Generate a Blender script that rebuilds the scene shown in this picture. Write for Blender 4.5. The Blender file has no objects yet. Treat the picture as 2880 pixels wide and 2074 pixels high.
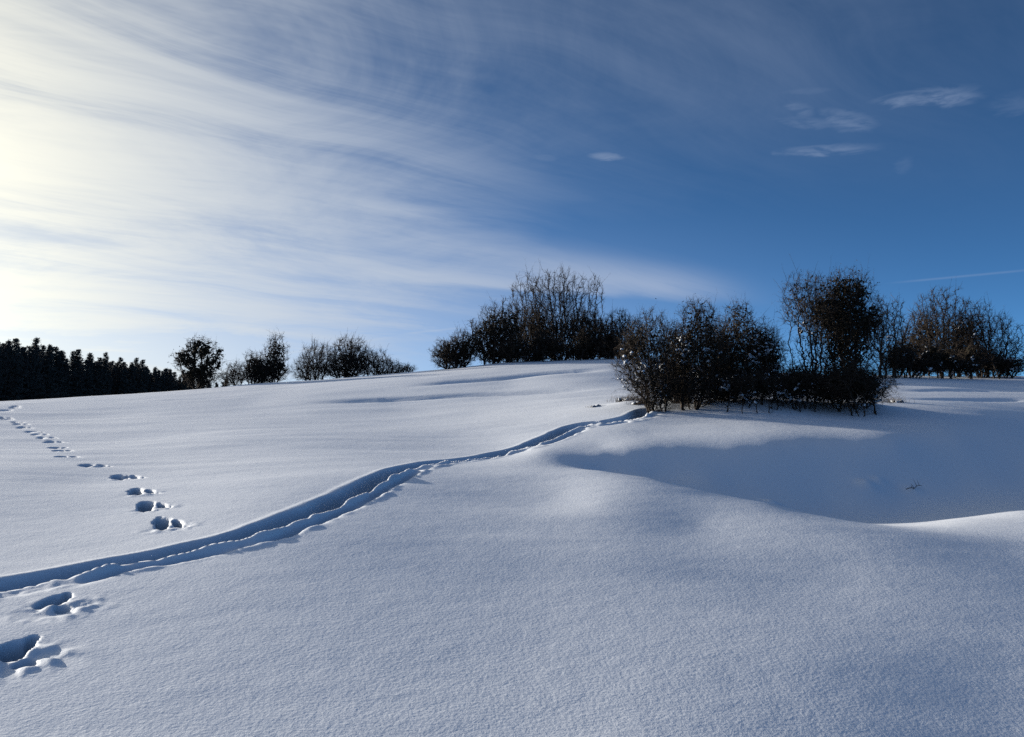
import bpy, math, random
import numpy as np
from mathutils import Vector

# ------------------------------------------------------------------ camera
scene = bpy.context.scene
C = scene.collection
FPX, CXP, CYP, HORIZON = 804.0, 512.0, 368.5, 415.0      # focal length and eye level in units of a 1024 px wide frame
EYE = 1.65
PITCH = math.atan((HORIZON - CYP) / FPX)
cam_data = bpy.data.cameras.new('camera')
cam_data.sensor_fit = 'HORIZONTAL'
cam_data.sensor_width = 36.0
cam_data.lens = 36.0 * FPX / 1024.0
cam_data.clip_start = 0.05
cam_data.clip_end = 20000.0
cam = bpy.data.objects.new('camera', cam_data)
cam.location = (0, 0, EYE)
cam.rotation_euler = (math.pi / 2 + PITCH, 0, 0)
C.objects.link(cam)
scene.camera = cam

# ------------------------------------------------------------------ light
SUN_AZ = math.radians(-58.0)          # bearing from the view direction, left is negative
SUN_EL = math.radians(8.8)
SUN = Vector((math.sin(SUN_AZ) * math.cos(SUN_EL), math.cos(SUN_AZ) * math.cos(SUN_EL), math.sin(SUN_EL)))
sun_data = bpy.data.lights.new('sun', 'SUN')
sun_data.energy = 5.0
sun_data.angle = math.radians(0.55)
sun_data.color = (1.0, 0.92, 0.82)
sun = bpy.data.objects.new('sun', sun_data)
sun.rotation_euler = SUN.to_track_quat('Z', 'Y').to_euler()
sun.location = SUN * 60
C.objects.link(sun)

vs = scene.view_settings
vs.view_transform = 'Standard'
vs.look = 'None'
vs.exposure = 0.64
vs.gamma = 1.0
vs.use_curve_mapping = False
scene.cycles.use_denoising = False
scene.cycles.max_bounces = 6
scene.cycles.diffuse_bounces = 0
scene.cycles.transparent_max_bounces = 4


def px_dir(col, row):
    """unit direction of a bearing given in frame units"""
    t = math.atan((CYP - row) / FPX)
    f = math.cos(PITCH) - (CYP - row) / FPX * math.sin(PITCH)
    u = math.sin(PITCH) + (CYP - row) / FPX * math.cos(PITCH)
    return Vector(((col - CXP) / FPX, f, u)).normalized()


world = bpy.data.worlds.new('World')
scene.world = world
world.use_nodes = True
world.cycles.sampling_method = 'MANUAL'
world.cycles.sample_map_resolution = 512
nt = world.node_tree
nt.nodes.clear()


class Ex:
    """small arithmetic on shader sockets"""
    def __init__(self, tree): self.t = tree
    def m(self, op, a, b=None, c=None, clamp=False):
        n = self.t.nodes.new('ShaderNodeMath'); n.operation = op; n.use_clamp = clamp
        for i, v in enumerate((a, b, c)):
            if v is None: continue
            if isinstance(v, (int, float)): n.inputs[i].default_value = v
            else: self.t.links.new(v, n.inputs[i])
        return n.outputs[0]
    def add(self, a, b): return self.m('ADD', a, b)
    def sub(self, a, b): return self.m('SUBTRACT', a, b)
    def mul(self, a, b): return self.m('MULTIPLY', a, b)
    def smooth(self, v, a, b, lo=0.0, hi=1.0):
        n = self.t.nodes.new('ShaderNodeMapRange'); n.interpolation_type = 'SMOOTHSTEP'
        self.t.links.new(v, n.inputs[0])
        for i, x in zip((1, 2, 3, 4), (a, b, lo, hi)): n.inputs[i].default_value = x
        return n.outputs[0]
    def dot(self, v, w):
        n = self.t.nodes.new('ShaderNodeVectorMath'); n.operation = 'DOT_PRODUCT'
        self.t.links.new(v, n.inputs[0]); n.inputs[1].default_value = tuple(w)
        return n.outputs['Value']
    def vec(self, x, y, z=0.0):
        n = self.t.nodes.new('ShaderNodeCombineXYZ')
        for i, v in enumerate((x, y, z)):
            if isinstance(v, (int, float)): n.inputs[i].default_value = v
            else: self.t.links.new(v, n.inputs[i])
        return n.outputs[0]
    def noise(self, v, scale, detail=6, rough=0.55, dist=0.0, out='Fac'):
        n = self.t.nodes.new('ShaderNodeTexNoise'); n.noise_dimensions = '3D'
        self.t.links.new(v, n.inputs['Vector'])
        n.inputs['Scale'].default_value = scale; n.inputs['Detail'].default_value = detail
        n.inputs['Roughness'].default_value = rough; n.inputs['Distortion'].default_value = dist
        return n.outputs[out]
    def mix(self, f, a, b, typ='MIX'):
        n = self.t.nodes.new('ShaderNodeMix'); n.data_type = 'RGBA'; n.blend_type = typ
        if isinstance(f, (int, float)): n.inputs[0].default_value = f
        else: self.t.links.new(f, n.inputs[0])
        for i, v in ((6, a), (7, b)):
            if isinstance(v, tuple): n.inputs[i].default_value = (v + (1.0,))[:4]
            else: self.t.links.new(v, n.inputs[i])
        return n.outputs[2]
    def scale(self, v, s):
        n = self.t.nodes.new('ShaderNodeVectorMath'); n.operation = 'SCALE'
        if isinstance(v, tuple): n.inputs[0].default_value = v
        else: self.t.links.new(v, n.inputs[0])
        if isinstance(s, (int, float)): n.inputs['Scale'].default_value = s
        else: self.t.links.new(s, n.inputs['Scale'])
        return n.outputs[0]
    def vadd(self, a, b):
        n = self.t.nodes.new('ShaderNodeVectorMath'); n.operation = 'ADD'
        for i, v in enumerate((a, b)):
            if isinstance(v, tuple): n.inputs[i].default_value = v
            else: self.t.links.new(v, n.inputs[i])
        return n.outputs[0]


def build_sky():
    e = Ex(nt)
    tc = nt.nodes.new('ShaderNodeTexCoord')
    d = tc.outputs['Generated']
    sep = nt.nodes.new('ShaderNodeSeparateXYZ'); nt.links.new(d, sep.inputs[0])
    X, Y, Z = sep.outputs
    sky = nt.nodes.new('ShaderNodeTexSky'); sky.sky_type = 'NISHITA'
    sky.sun_disc = False
    sky.sun_elevation = SUN_EL; sky.sun_rotation = SUN_AZ
    sky.altitude = 2000.0; sky.air_density = 0.40; sky.dust_density = 0.0; sky.ozone_density = 3.0

    # cirrus sheet at one height: a plane projection, slightly curved to the horizon
    zz = e.add(e.m('MAXIMUM', Z, 0.0), 0.09)
    P, Q = e.m('DIVIDE', X, zz), e.m('DIVIDE', Y, zz)
    a = math.radians(52.0)                                   # bearing the streaks run along
    U = e.add(e.mul(P, math.sin(a)), e.mul(Q, math.cos(a)))
    V = e.sub(e.mul(P, math.cos(a)), e.mul(Q, math.sin(a)))
    wav = e.noise(e.vec(U, V), 0.35, 3, 0.5, 0.0)
    V2 = e.add(V, e.mul(e.sub(wav, 0.5), 1.3))
    broad = e.noise(e.vec(e.mul(U, 0.16), e.mul(V2, 0.55), 3.7), 1.0, 4, 0.55, 0.3)
    fine = e.noise(e.vec(e.mul(U, 0.40), e.mul(V2, 2.6), 9.1), 1.0, 6, 0.68, 0.35)
    mott = e.noise(e.vec(e.mul(U, 0.9), e.mul(V, 1.3), 5.5), 1.0, 6, 0.66, 1.1)
    n = e.add(e.add(e.mul(broad, 0.46), e.mul(fine, 0.27)), e.mul(mott, 0.27))

    # where the sheet lies: thick on the sun's side, thinning out to the right
    cov = e.dot(d, (-0.80, 0.60, 0.0))                       # bearing -53 deg
    right = e.dot(d, (0.93, 0.36, 0.05))
    dense = e.smooth(e.add(right, e.mul(e.sub(broad, 0.5), 0.5)), -0.14, 0.52, 1.0, 0.0)
    dense = e.mul(dense, e.mul(e.smooth(Z, 0.16, 0.75, 1.0, 0.15), e.smooth(Y, -0.75, 0.35, 0.15, 1.0)))
    veil = e.smooth(Z, 0.16, 0.42, 0.0, 1.0)
    veil = e.mul(veil, e.smooth(Z, 0.5, 0.85, 1.0, 0.3))
    veil = e.mul(veil, e.smooth(right, 0.15, 0.95, 1.0, 0.22))
    horizon_gap = e.smooth(Z, 0.01, 0.10, 0.9, 1.0)
    tau = e.mul(dense, e.add(e.smooth(Z, 0.10, 0.40, 1.15, 0.22), e.mul(e.smooth(n, 0.40, 0.62), 2.7)))
    tau = e.mul(tau, horizon_gap)
    al = e.sub(1.0, e.m('EXPONENT', e.mul(tau, -1.05)))
    lowhaze = e.mul(e.smooth(right, -0.05, 0.80, 0.92, 0.0), e.smooth(Z, 0.02, 0.30, 1.0, 0.0))
    al = e.m('MAXIMUM', al, lowhaze)
    al = e.m('MAXIMUM', al, e.mul(veil, e.smooth(n, 0.38, 0.64, 0.03, 0.42)))

    # long separate streaks and old contrails: bands along great circles with soft ends
    def band(p0, p1, w_up, w_dn, strength, soft=0.3, rag=0.02):
        A, B = px_dir(*p0), px_dir(*p1)
        nn = A.cross(B).normalized()
        if nn.z < 0: nn = -nn
        t = (B - A).normalized()
        off = e.add(e.dot(d, nn), e.mul(e.sub(fine, 0.5), rag))
        up = e.smooth(off, 0.0, w_up, 1.0, 0.0)
        dn = e.smooth(off, -w_dn, 0.0, 0.0, 1.0)
        pos = e.dot(d, t)
        ta, tb = A.dot(t), B.dot(t)
        s = soft * (tb - ta)
        ends = e.mul(e.smooth(pos, ta, ta + s), e.smooth(pos, tb - s, tb, 1.0, 0.0))
        tex = e.smooth(fine, 0.25, 0.6, 0.45, 1.0)
        return e.mul(e.mul(e.mul(up, dn), ends), e.mul(tex, strength))
    def blob(c, ru, rv, tilt, strength):
        D0 = px_dir(*c)
        rt = Vector((D0.y, -D0.x, 0)).normalized(); upv = rt.cross(D0)
        ct, st = math.cos(math.radians(tilt)), math.sin(math.radians(tilt))
        uu = (rt * ct + upv * st) / (ru / FPX); vv = (upv * ct - rt * st) / (rv / FPX)
        a_, b_ = e.dot(d, uu), e.dot(d, vv)
        b_ = e.add(b_, e.mul(e.sub(wisp, 0.5), 2.0))
        a_ = e.add(a_, e.mul(e.sub(wisp, 0.5), 0.8))
        r2 = e.add(e.mul(a_, a_), e.mul(b_, b_))
        front = e.smooth(e.dot(d, D0), 0.5, 0.6)
        return e.mul(e.mul(e.smooth(r2, 0.0, 1.3, 1.0, 0.0), front), e.mul(wtex, strength))
    rot = e.vec(e.add(X, e.mul(Z, 0.5)), Y, Z)
    wmap = nt.nodes.new('ShaderNodeVectorMath'); wmap.operation = 'MULTIPLY'
    nt.links.new(rot, wmap.inputs[0]); wmap.inputs[1].default_value = (26.0, 26.0, 110.0)
    wisp = e.noise(wmap.outputs[0], 1.0, 4, 0.6, 0.6)
    wtex = e.smooth(wisp, 0.30, 0.66, 0.12, 1.15)
    extra = [
        band((40, 254), (800, 304), 0.030, 0.010, 0.70, 0.35, 0.012),
        band((330, 228), (800, 300), 0.035, 0.030, 0.34, 0.4, 0.03),
        band((300, 196), (500, 225), 0.012, 0.014, 0.55, 0.5, 0.02),
        band((470, 262), (760, 298), 0.034, 0.016, 0.55, 0.35, 0.012),
        band((120, 300), (560, 318), 0.05, 0.03, 0.25, 0.4, 0.03),
        band((395, 334.5), (470, 327), 0.0022, 0.0022, 0.40, 0.3, 0.001),
        band((215, 364), (420, 333), 0.0026, 0.0026, 0.45, 0.3, 0.001),
        band((880, 284), (1060, 267), 0.0020, 0.0020, 0.26, 0.3, 0.001),
        band((425, 176), (490, 190), 0.003, 0.003, 0.22, 0.4, 0.002),
        blob((926, 97), 42, 7.5, -4, 0.42), blob((960, 99), 20, 5, -5, 0.2),
        blob((826, 150), 46, 5.5, -4, 0.34), blob((850, 118), 26, 7, -22, 0.26), blob((800, 109), 14, 6, -25, 0.2),
        blob((826, 124), 44, 5, -14, 0.16), blob((607, 156), 18, 4.0, -5, 0.36), blob((545, 158), 12, 4, -5, 0.12),
        blob((808, 91), 22, 3, -4, 0.1), blob((903, 165), 8, 9, -50, 0.1), blob((1020, 103), 26, 10, -4, 0.12),
    ]
    for k, b in enumerate(extra):
        if k >= 5: b = e.mul(b, 0.75)
        al = e.sub(1.0, e.mul(e.sub(1.0, al), e.sub(1.0, b)))

    # ice crystals scatter mostly forward: bright round the sun, dim and lavender away from it
    cs = e.dot(d, SUN)
    g = 0.62
    ph = e.m('POWER', e.m('DIVIDE', (1 - g) ** 2, e.sub(1 + g * g, e.mul(cs, 2 * g))), 1.5)
    cloud = e.vadd(e.scale((14.8, 12.6, 6.0), ph), (1.55, 2.2, 3.6))
    skyc = e.scale(e.mix(1.0, sky.outputs[0], (0.82, 1.09, 1.04), 'MULTIPLY'), e.sub(1.0, e.mul(al, 0.90)))
    out = e.vadd(skyc, e.scale(cloud, al))
    bg = nt.nodes.new('ShaderNodeBackground'); bg.inputs[1].default_value = 0.093
    nt.links.new(out, bg.inputs[0])
    wo = nt.nodes.new('ShaderNodeOutputWorld')
    nt.links.new(bg.outputs[0], wo.inputs[0])


build_sky()

# ------------------------------------------------------------------ snow field
rng = np.random.default_rng(11)


def hash2(ix, iy, seed):
    h = (ix.astype(np.int64) * 374761393 + iy.astype(np.int64) * 668265263 + seed * 982451653) & 0xFFFFFFFF
    h = ((h ^ (h >> 13)) * 1274126177) & 0xFFFFFFFF
    h = h ^ (h >> 16)
    return (h & 0xFFFF) / 65535.0 * 2 - 1


def noise2(x, y, seed=0):
    ix, iy = np.floor(x), np.floor(y)
    fx, fy = x - ix, y - iy
    ux, uy = fx * fx * fx * (fx * (fx * 6 - 15) + 10), fy * fy * fy * (fy * (fy * 6 - 15) + 10)
    a, b = hash2(ix, iy, seed), hash2(ix + 1, iy, seed)
    c, d = hash2(ix, iy + 1, seed), hash2(ix + 1, iy + 1, seed)
    return (a + (b - a) * ux) * (1 - uy) + (c + (d - c) * ux) * uy


def fbm(x, y, octaves=4, seed=0):
    s, amp = 0.0, 1.0
    for o in range(octaves):
        s = s + amp * noise2(x * 2 ** o + 17.3 * o, y * 2 ** o - 9.1 * o, seed + o)
        amp *= 0.5
    return s


def sstep(a, b, v):
    t = np.clip((v - a) / (b - a), 0, 1)
    return t * t * (3 - 2 * t)


def row_z(d, row):
    return EYE + d * math.tan(PITCH + math.atan((CYP - row) / FPX))


def col_x(col, d, z):
    return (col - CXP) / FPX * (d * math.cos(PITCH) + (z - EYE) * math.sin(PITCH))


# survey of the slope: bearing, distance, and either the eye-line it meets (row) or a height ('z')
SURVEY = [
    (-300, 8, 'z', .15), (0, 5.2, 'z', -.03), (256, 4.8, 'z', -.08), (-300, 20, 'z', .8), (-300, 60, 'z', 2.4), (-300, 150, 'z', 1.0),
    (0, 7.6, 'r', 582), (0, 15, 'r', 478), (0, 25, 'r', 443), (0, 40, 'r', 416), (0, 58, 'r', 401.5), (0, 90, 'z', 2.3), (0, 165, 'z', 1.2),
    (90, 9.0, 'r', 548), (90, 15, 'r', 482), (90, 25, 'r', 444), (90, 40, 'r', 416), (90, 62, 'r', 396), (90, 95, 'z', 2.7),
    (256, 10, 'r', 521), (256, 16, 'r', 470), (256, 28, 'r', 431), (256, 45, 'r', 402), (256, 68, 'r', 385), (256, 95, 'z', 3.6),
    (400, 14, 'r', 480), (400, 24, 'r', 440), (400, 40, 'r', 404), (400, 66, 'r', 374.5), (400, 92, 'z', 4.4),
    (512, 4.6, 'z', -.13), (512, 8, 'z', .08), (512, 20, 'r', 452), (512, 30, 'r', 418), (512, 45, 'r', 385), (512, 62, 'r', 363.5), (512, 85, 'z', 5.0),
    (560, 13, 'z', .36), (540, 19.2, 'z', .80), (600, 12, 'z', .34), (600, 16, 'z', .54), (605, 17.8, 'z', .40), (600, 19.2, 'z', .74), (600, 20.2, 'z', .86), (640, 27, 'r', 411), (640, 45, 'r', 378), (640, 60, 'r', 359), (640, 85, 'z', 5.4),
    (650, 15.4, 'z', .44), (655, 17.0, 'z', .28), (655, 18.0, 'z', .32), (650, 19.7, 'z', .82), (650, 22.5, 'z', 1.14),
    (640, 5, 'z', -.12), (640, 9, 'z', .10), (700, 11, 'z', .17), (700, 14.2, 'z', .32), (708, 15.8, 'z', .12), (708, 17.6, 'z', .20), (700, 20, 'z', .82), (700, 23, 'z', 1.24),
    (768, 6, 'z', -.12), (768, 9.5, 'z', .04), (768, 13.1, 'z', .20), (772, 14.8, 'z', -.06), (772, 16.4, 'z', -.14), (772, 18, 'z', .06), (768, 20.3, 'z', .86), (768, 23.5, 'z', 1.34), (768, 27, 'r', 409), (768, 45, 'r', 384), (768, 62, 'r', 371), (768, 85, 'z', 4.8),
    (830, 9, 'z', -.03), (830, 12.2, 'z', .10), (830, 14.2, 'z', -.20), (830, 16, 'z', -.38), (830, 17.8, 'z', -.22), (830, 19.2, 'z', .28), (830, 20.8, 'z', .90), (830, 23.8, 'z', 1.34),
    (885, 6, 'z', -.19), (900, 8, 'z', -.11), (900, 11.5, 'z', .01), (900, 13.4, 'z', -.18), (900, 15, 'z', -.38), (900, 17, 'z', -.46), (900, 18.8, 'z', -.10), (895, 21, 'z', .88), (890, 23.8, 'z', 1.30), (885, 27.5, 'r', 409), (885, 45, 'r', 386), (885, 58, 'r', 374), (885, 85, 'z', 4.4),
    (960, 13.2, 'z', -.14), (960, 15, 'z', -.28), (960, 17.2, 'z', -.38), (1023, 5, 'z', -.31), (1023, 8, 'z', -.21), (1023, 11, 'z', -.15), (1023, 13.7, 'z', -.18), (1023, 15.5, 'z', -.22), (1023, 17.5, 'z', -.28), (1023, 20, 'z', .02), (1023, 23, 'z', .92), (1023, 29, 'r', 412), (1023, 45, 'r', 388), (1023, 58, 'r', 376), (1023, 85, 'z', 4.2),
    (735, 17.8, 'z', .13), (735, 20.15, 'z', .84), (735, 23.2, 'z', 1.29), (800, 18.3, 'z', .04), (800, 20.55, 'z', .88), (800, 23.6, 'z', 1.34), (865, 18.6, 'z', -.02), (865, 20.9, 'z', .89), (865, 23.8, 'z', 1.32), (675, 17.9, 'z', .27), (675, 19.85, 'z', .82), (675, 22.8, 'z', 1.19), (628, 18.2, 'z', .44), (628, 19.5, 'z', .79), (960, 19.3, 'z', -.05), (960, 22, 'z', .92),
    (1300, 8, 'z', -.36), (1300, 13, 'z', -.22), (1300, 16, 'z', -.45), (1300, 20, 'z', -.3), (1300, 27, 'z', 1.0), (1300, 60, 'z', 4.0),
]
ctl = []
for col, d, k, v in SURVEY:
    z = v if k == 'z' else row_z(d, v)
    ctl.append((col_x(col, d, z), d, z))
for a in range(0, 360, 30):
    s, c = math.sin(math.radians(a)), math.cos(math.radians(a))
    ctl.append((s * 1.5, c * 1.5, -.26 - .05 * s + .07 * c))
    if not (a <= 60 or a >= 300):
        ctl += [(s * 10, c * 10, -.2 + .2 * s * -1), (s * 60, c * 60, -1.0), (s * 200, c * 200, -3.0)]
    ctl += [(s * 600, c * 600, -8.0), (s * 3000, c * 3000, -30.0)]
ctl += [(-80, 160, 1.0), (-120, 240, 1.0), (-40, 300, 0.0), (60, 200, 1.5), (150, 180, 1.0), (0, 150, 3.0)]
ctl = np.array(ctl)


def warp(x, y):
    r = np.hypot(x, y) + 1e-9
    k = np.log1p(r / 4.0) / r
    return x * k, y * k


def tps_fit(pts, lam=6e-4):
    u, v = warp(pts[:, 0], pts[:, 1])
    n = len(u)
    r2 = (u[:, None] - u[None]) ** 2 + (v[:, None] - v[None]) ** 2
    K = np.where(r2 > 0, r2 * np.log(np.maximum(r2, 1e-12)), 0) + lam * np.eye(n)
    Pm = np.stack([np.ones(n), u, v], 1)
    A = np.block([[K, Pm], [Pm.T, np.zeros((3, 3))]])
    w = np.linalg.solve(A, np.concatenate([pts[:, 2], np.zeros(3)]))
    return u, v, w


TU, TV, TW = tps_fit(ctl)


def slope_base(x, y):
    u, v = warp(x, y)
    z = TW[-3] + TW[-2] * u + TW[-1] * v
    for i in range(len(TU)):
        r2 = (u - TU[i]) ** 2 + (v - TV[i]) ** 2
        z = z + TW[i] * r2 * np.log(np.maximum(r2, 1e-12))
    return z


def spline(pts, step):
    """resampled Catmull-Rom through plan points"""
    p = np.array(pts, float)
    p = np.vstack([2 * p[0] - p[1], p, 2 * p[-1] - p[-2]])
    out = []
    for i in range(1, len(p) - 2):
        L = np.linalg.norm(p[i + 1] - p[i])
        t = np.linspace(0, 1, max(2, int(L / step)), endpoint=False)[:, None]
        a, b, c, d = p[i - 1], p[i], p[i + 1], p[i + 2]
        out.append(.5 * ((2 * b) + (-a + c) * t + (2 * a - 5 * b + 4 * c - d) * t ** 2 + (-a + 3 * b - 3 * c + d) * t ** 3))
    out.append(p[-2][None])
    return np.vstack(out)


def line_coords(x, y, line):
    """signed side (right of travel positive), distance and arc length to a polyline"""
    best = np.full(x.shape, 1e9); side = np.zeros(x.shape); arc = np.zeros(x.shape)
    acc = 0.0
    for i in range(len(line) - 1):
        a, b = line[i], line[i + 1]
        e = b - a; L = math.hypot(*e)
        if L < 1e-9: continue
        t = np.clip(((x - a[0]) * e[0] + (y - a[1]) * e[1]) / L ** 2, 0, 1)
        dx, dy = x - a[0] - t * e[0], y - a[1] - t * e[1]
        dd = dx * dx + dy * dy
        m = dd < best
        best = np.where(m, dd, best)
        side = np.where(m, np.sign(dx * e[1] - dy * e[0]), side)
        arc = np.where(m, acc + t * L, arc)
        acc += L
    return side, np.sqrt(best), arc


def ground_base(x, y):
    return slope_base(x, y)


SPOTS = {}


def spot(col, row, far=120.0):
    if (col, row) not in SPOTS: SPOTS[(col, row)] = _spot(col, row, far)
    return SPOTS[(col, row)]


def _spot(col, row, far):
    """plan position where the sight line of a bearing meets the undisturbed snow"""
    D = px_dir(col, row)
    t = np.geomspace(2.5, far, 900)
    X, Y, Zr = D.x * t, D.y * t, EYE + D.z * t
    g = ground_base(X, Y) - Zr
    i = int(np.argmax(g > 0)) if (g > 0).any() else len(t) - 1
    return float(X[i]), float(Y[i])


# trodden trail, from the left edge up to the near bushes
TRAIL_PX = [(-60, 600), (0, 588), (90, 571), (180, 551.5), (250, 535), (316, 510), (375, 484), (430, 465), (490, 455.5), (542, 441), (580, 424.5), (605, 421.5), (632, 416.5), (650, 410)]
TRAIL = spline([spot(*p) for p in TRAIL_PX], .12)
# single boot holes: (col, row, size, kind)
PRINTS = [
    (52, 604, .64, 'boot'), (12, 653, .76, 'boot'),
    (167, 523.5, 1.0, 'paw'), (151, 506, .95, 'paw'), (140, 492.5, .9, 'paw'),
    (124, 476.5, 1.0, 'paw'), (91, 465, 1.0, 'paw'),
    (65, 456.5, .95, 'paw'), (61, 450.5, .9, 'paw'), (57, 446.5, .9, 'paw'), (53, 441.5, .9, 'paw'), (45, 438, .9, 'paw'),
    (39, 435, .9, 'paw'), (32, 432, .9, 'paw'), (24, 427.5, .95, 'paw'), (20, 424.5, .9, 'paw'), (17, 422, .9, 'paw'), (9, 418.5, .9, 'paw'), (4, 417, .9, 'paw'),
    (14, 407.5, .9, 'paw'), (6, 409.5, .9, 'paw'), (18, 406.5, .9, 'paw'),
]


def trail_relief(x, y):
    out = np.zeros(x.shape)
    lo, hi = TRAIL.min(0) - 1.2, TRAIL.max(0) + 1.2
    m = (x > lo[0]) & (x < hi[0]) & (y > lo[1]) & (y < hi[1])
    if not m.any(): return out
    xx, yy = x[m], y[m]
    sd, dist, t = line_coords(xx, yy, TRAIL)
    keep = dist < .9
    s = sd * dist
    wob = .05 * fbm(t / 1.1, t * 0 + 3.3, 3, 40)
    s = (s + wob) / (1.0 + .35 * sstep(9, 18, t))
    # main rut: high clean far wall, uneven floor; kicked-up ridge and a second shallow rut on the near side
    edge = .045 * noise2(t / .8, t * 0, 41) + .015 * noise2(t / .3, t * 0 + 7, 51)
    wall_l = sstep(-.34, -.20, s + .5 * edge)
    wall_r = sstep(.16, -.04, s + edge)
    depth = .225 + .06 * sstep(10, 20, t) + .04 * noise2(t / .8, t * 0, 43)
    rut = -depth * wall_l * wall_r
    # every stride leaves its own pit and a clod pushed to the near side
    ph = t / 1.05 + .6 * noise2(t / 1.3, t * 0 + 3, 52)
    st = np.abs(ph - np.round(ph)) * 2
    idn = np.round(ph)
    off = .06 * hash2(idn, idn * 0 + 3, 9)
    pit = -.07 * sstep(.8, .2, st) * np.exp(-((s + .06 + off) / .10) ** 2)
    clod = np.maximum(0, .008 + .055 * hash2(idn, idn * 0 + 5, 9)) * np.exp(-((st) / .40) ** 2) * np.exp(-((s - .17 - off) / .085) ** 2)
    gate = np.clip(1.5 * noise2(t / .9, t * 0 + 8, 44) + .55, 0, 1)
    ridge_c = .14 + .05 * noise2(t / .7, t * 0 + 2, 45)
    ridge = (.030 + .018 * noise2(t / .9, t * 0 + 1, 46)) * np.exp(-((s - ridge_c) / .070) ** 2)
    rut2 = -.11 * gate * np.exp(-((s - .29) / .085) ** 2)
    rim = .014 * np.exp(-((s - .42) / .07) ** 2) * (.6 + .9 * noise2(t / .8, t * 0, 47))
    lip_l = .012 * np.exp(-((s + .40) / .07) ** 2)
    steps = pit + clod
    lumps = .024 * fbm(xx * 3.6, yy * 3.0, 3, 49) * sstep(.36, .10, np.abs(s - .2))
    fade = np.where(keep, sstep(.85, .55, dist), 0)
    out[m] = (rut + ridge + rut2 + rim + lip_l + steps + lumps) * fade
    return out


def print_relief(x, y):
    out = np.zeros(x.shape)
    for k, (col, row, size, kind) in enumerate(PRINTS):
        px, py = spot(col, row)
        m = (np.abs(x - px) < 1.0) & (np.abs(y - py) < 1.0)
        if not m.any(): continue
        L0 = math.hypot(px, py); ax, ay = px / L0, py / L0     # walked straight away from or towards this spot
        ex, ey = x[m] - px, y[m] - py
        dx, dy = ex * ay - ey * ax, ex * ax + ey * ay
        r = random.Random(100 + k)
        def hole(cx, cy, rx, ry, rot, depth):
            c, s = math.cos(rot), math.sin(rot)
            a, b = (dx - cx) * c + (dy - cy) * s, -(dx - cx) * s + (dy - cy) * c
            q = np.sqrt((a / rx) ** 2 + (b / ry) ** 2) + .22 * noise2(dx * 8 + k, dy * 5, 60 + k) + .13 * noise2(dx * 19 + k, dy * 13, 90 + k)
            return -depth * sstep(1.15, .60, q)
        if kind == 'boot':
            v = np.minimum(hole(0, .05, .15 * size, .27 * size, -.42, .21), hole(.13 * size, .26 * size, .06 * size, .16 * size, -.45, .15))
            v = np.minimum(v, hole(.10 * size, -.34 * size, .10 * size, .12 * size, -.3, .09))
            cx, cy, sx, sy = .06, -.22, .26, .26
        else:
            f = size * (1 + .12 * r.uniform(-1, 1)); j = r.uniform(-.03, .03)
            far = min(1, max(0, (L0 - 13) / 9))
            rx, ry = .10 + .06 * far, .48 - .10 * far
            v = np.minimum(hole(-.06 * f, .08, rx * f, ry * f, j, .22), hole(rx * 1.35 * f, -.05 + j, rx * .55 * f, ry * .6 * f, .1, .15))
            v = np.minimum(v, hole(rx * 2.2 * f, -.30 + j, .045 * f, .10 * f, .2, .06))
            cx, cy, sx, sy = .05, -.30, .24, .22
        mask = np.exp(-((dx - cx) / sx) ** 2 - ((dy - cy) / sy) ** 2)
        rub = np.clip(noise2(dx * 9 + 3 * k, dy * 6, 200 + k) + .5 * noise2(dx * 17, dy * 12 + k, 230 + k), -.45, 1)
        v = v * (1 - .35 * mask) + .038 * rub * mask
        out[m] += v
    return out


def terrace(x, y, pts, depth, width):
    ln = spline([spot(*p) for p in pts], 1.0)
    lo, hi = ln.min(0) - 4, ln.max(0) + 4
    m = (x > lo[0]) & (x < hi[0]) & (y > lo[1]) & (y < hi[1])
    out = np.zeros(x.shape)
    if not m.any(): return out
    sd, dist, t = line_coords(x[m], y[m], ln)
    L = np.hypot(*np.diff(ln, axis=0).T).sum()
    s = sd * dist + .35 * noise2(t / 5.0, t * 0, 70)
    ends = sstep(0, 4, t) * sstep(L, L - 4, t)
    amp = .85 + .3 * noise2(t / 4.5, t * 0 + 4, 71)
    out[m] = -1.3 * depth * amp * ends * np.exp(-(s / (.55 * width)) ** 2)
    return out


def drifts(x, y):
    r = np.hypot(x, y)
    z = .036 * fbm(x / 7.5 + 3, y / 5.0, 3, 5)
    z += .006 * fbm(x / 1.9, y / 1.1 + 4, 3, 15) * sstep(60, 25, r)
    # wind ripples drawn out across the slope
    z += .020 * fbm(x / 9.0 + .15 * y, y / 1.5, 2, 25) * sstep(9, 22, r)
    z += .10 * fbm(x / 30.0, y / 16.0, 3, 35) * sstep(18, 50, r)
    bank = sstep(-2.5, 2, x) * sstep(14.5, 17, y) * sstep(26, 22.5, y)   # packed drift, smooth
    return z * sstep(400, 80, r) * (1 - .8 * bank)


def near_mounds(x, y):
    """snow-capped tussocks and a buried stone"""
    out = np.zeros(x.shape)
    for col, row, rad, h in MOUNDS:
        px, py = spot(col, row)
        q = ((x - px) ** 2 + (y - py) ** 2) / rad ** 2
        out += h * np.exp(-q)
    return out


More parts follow.
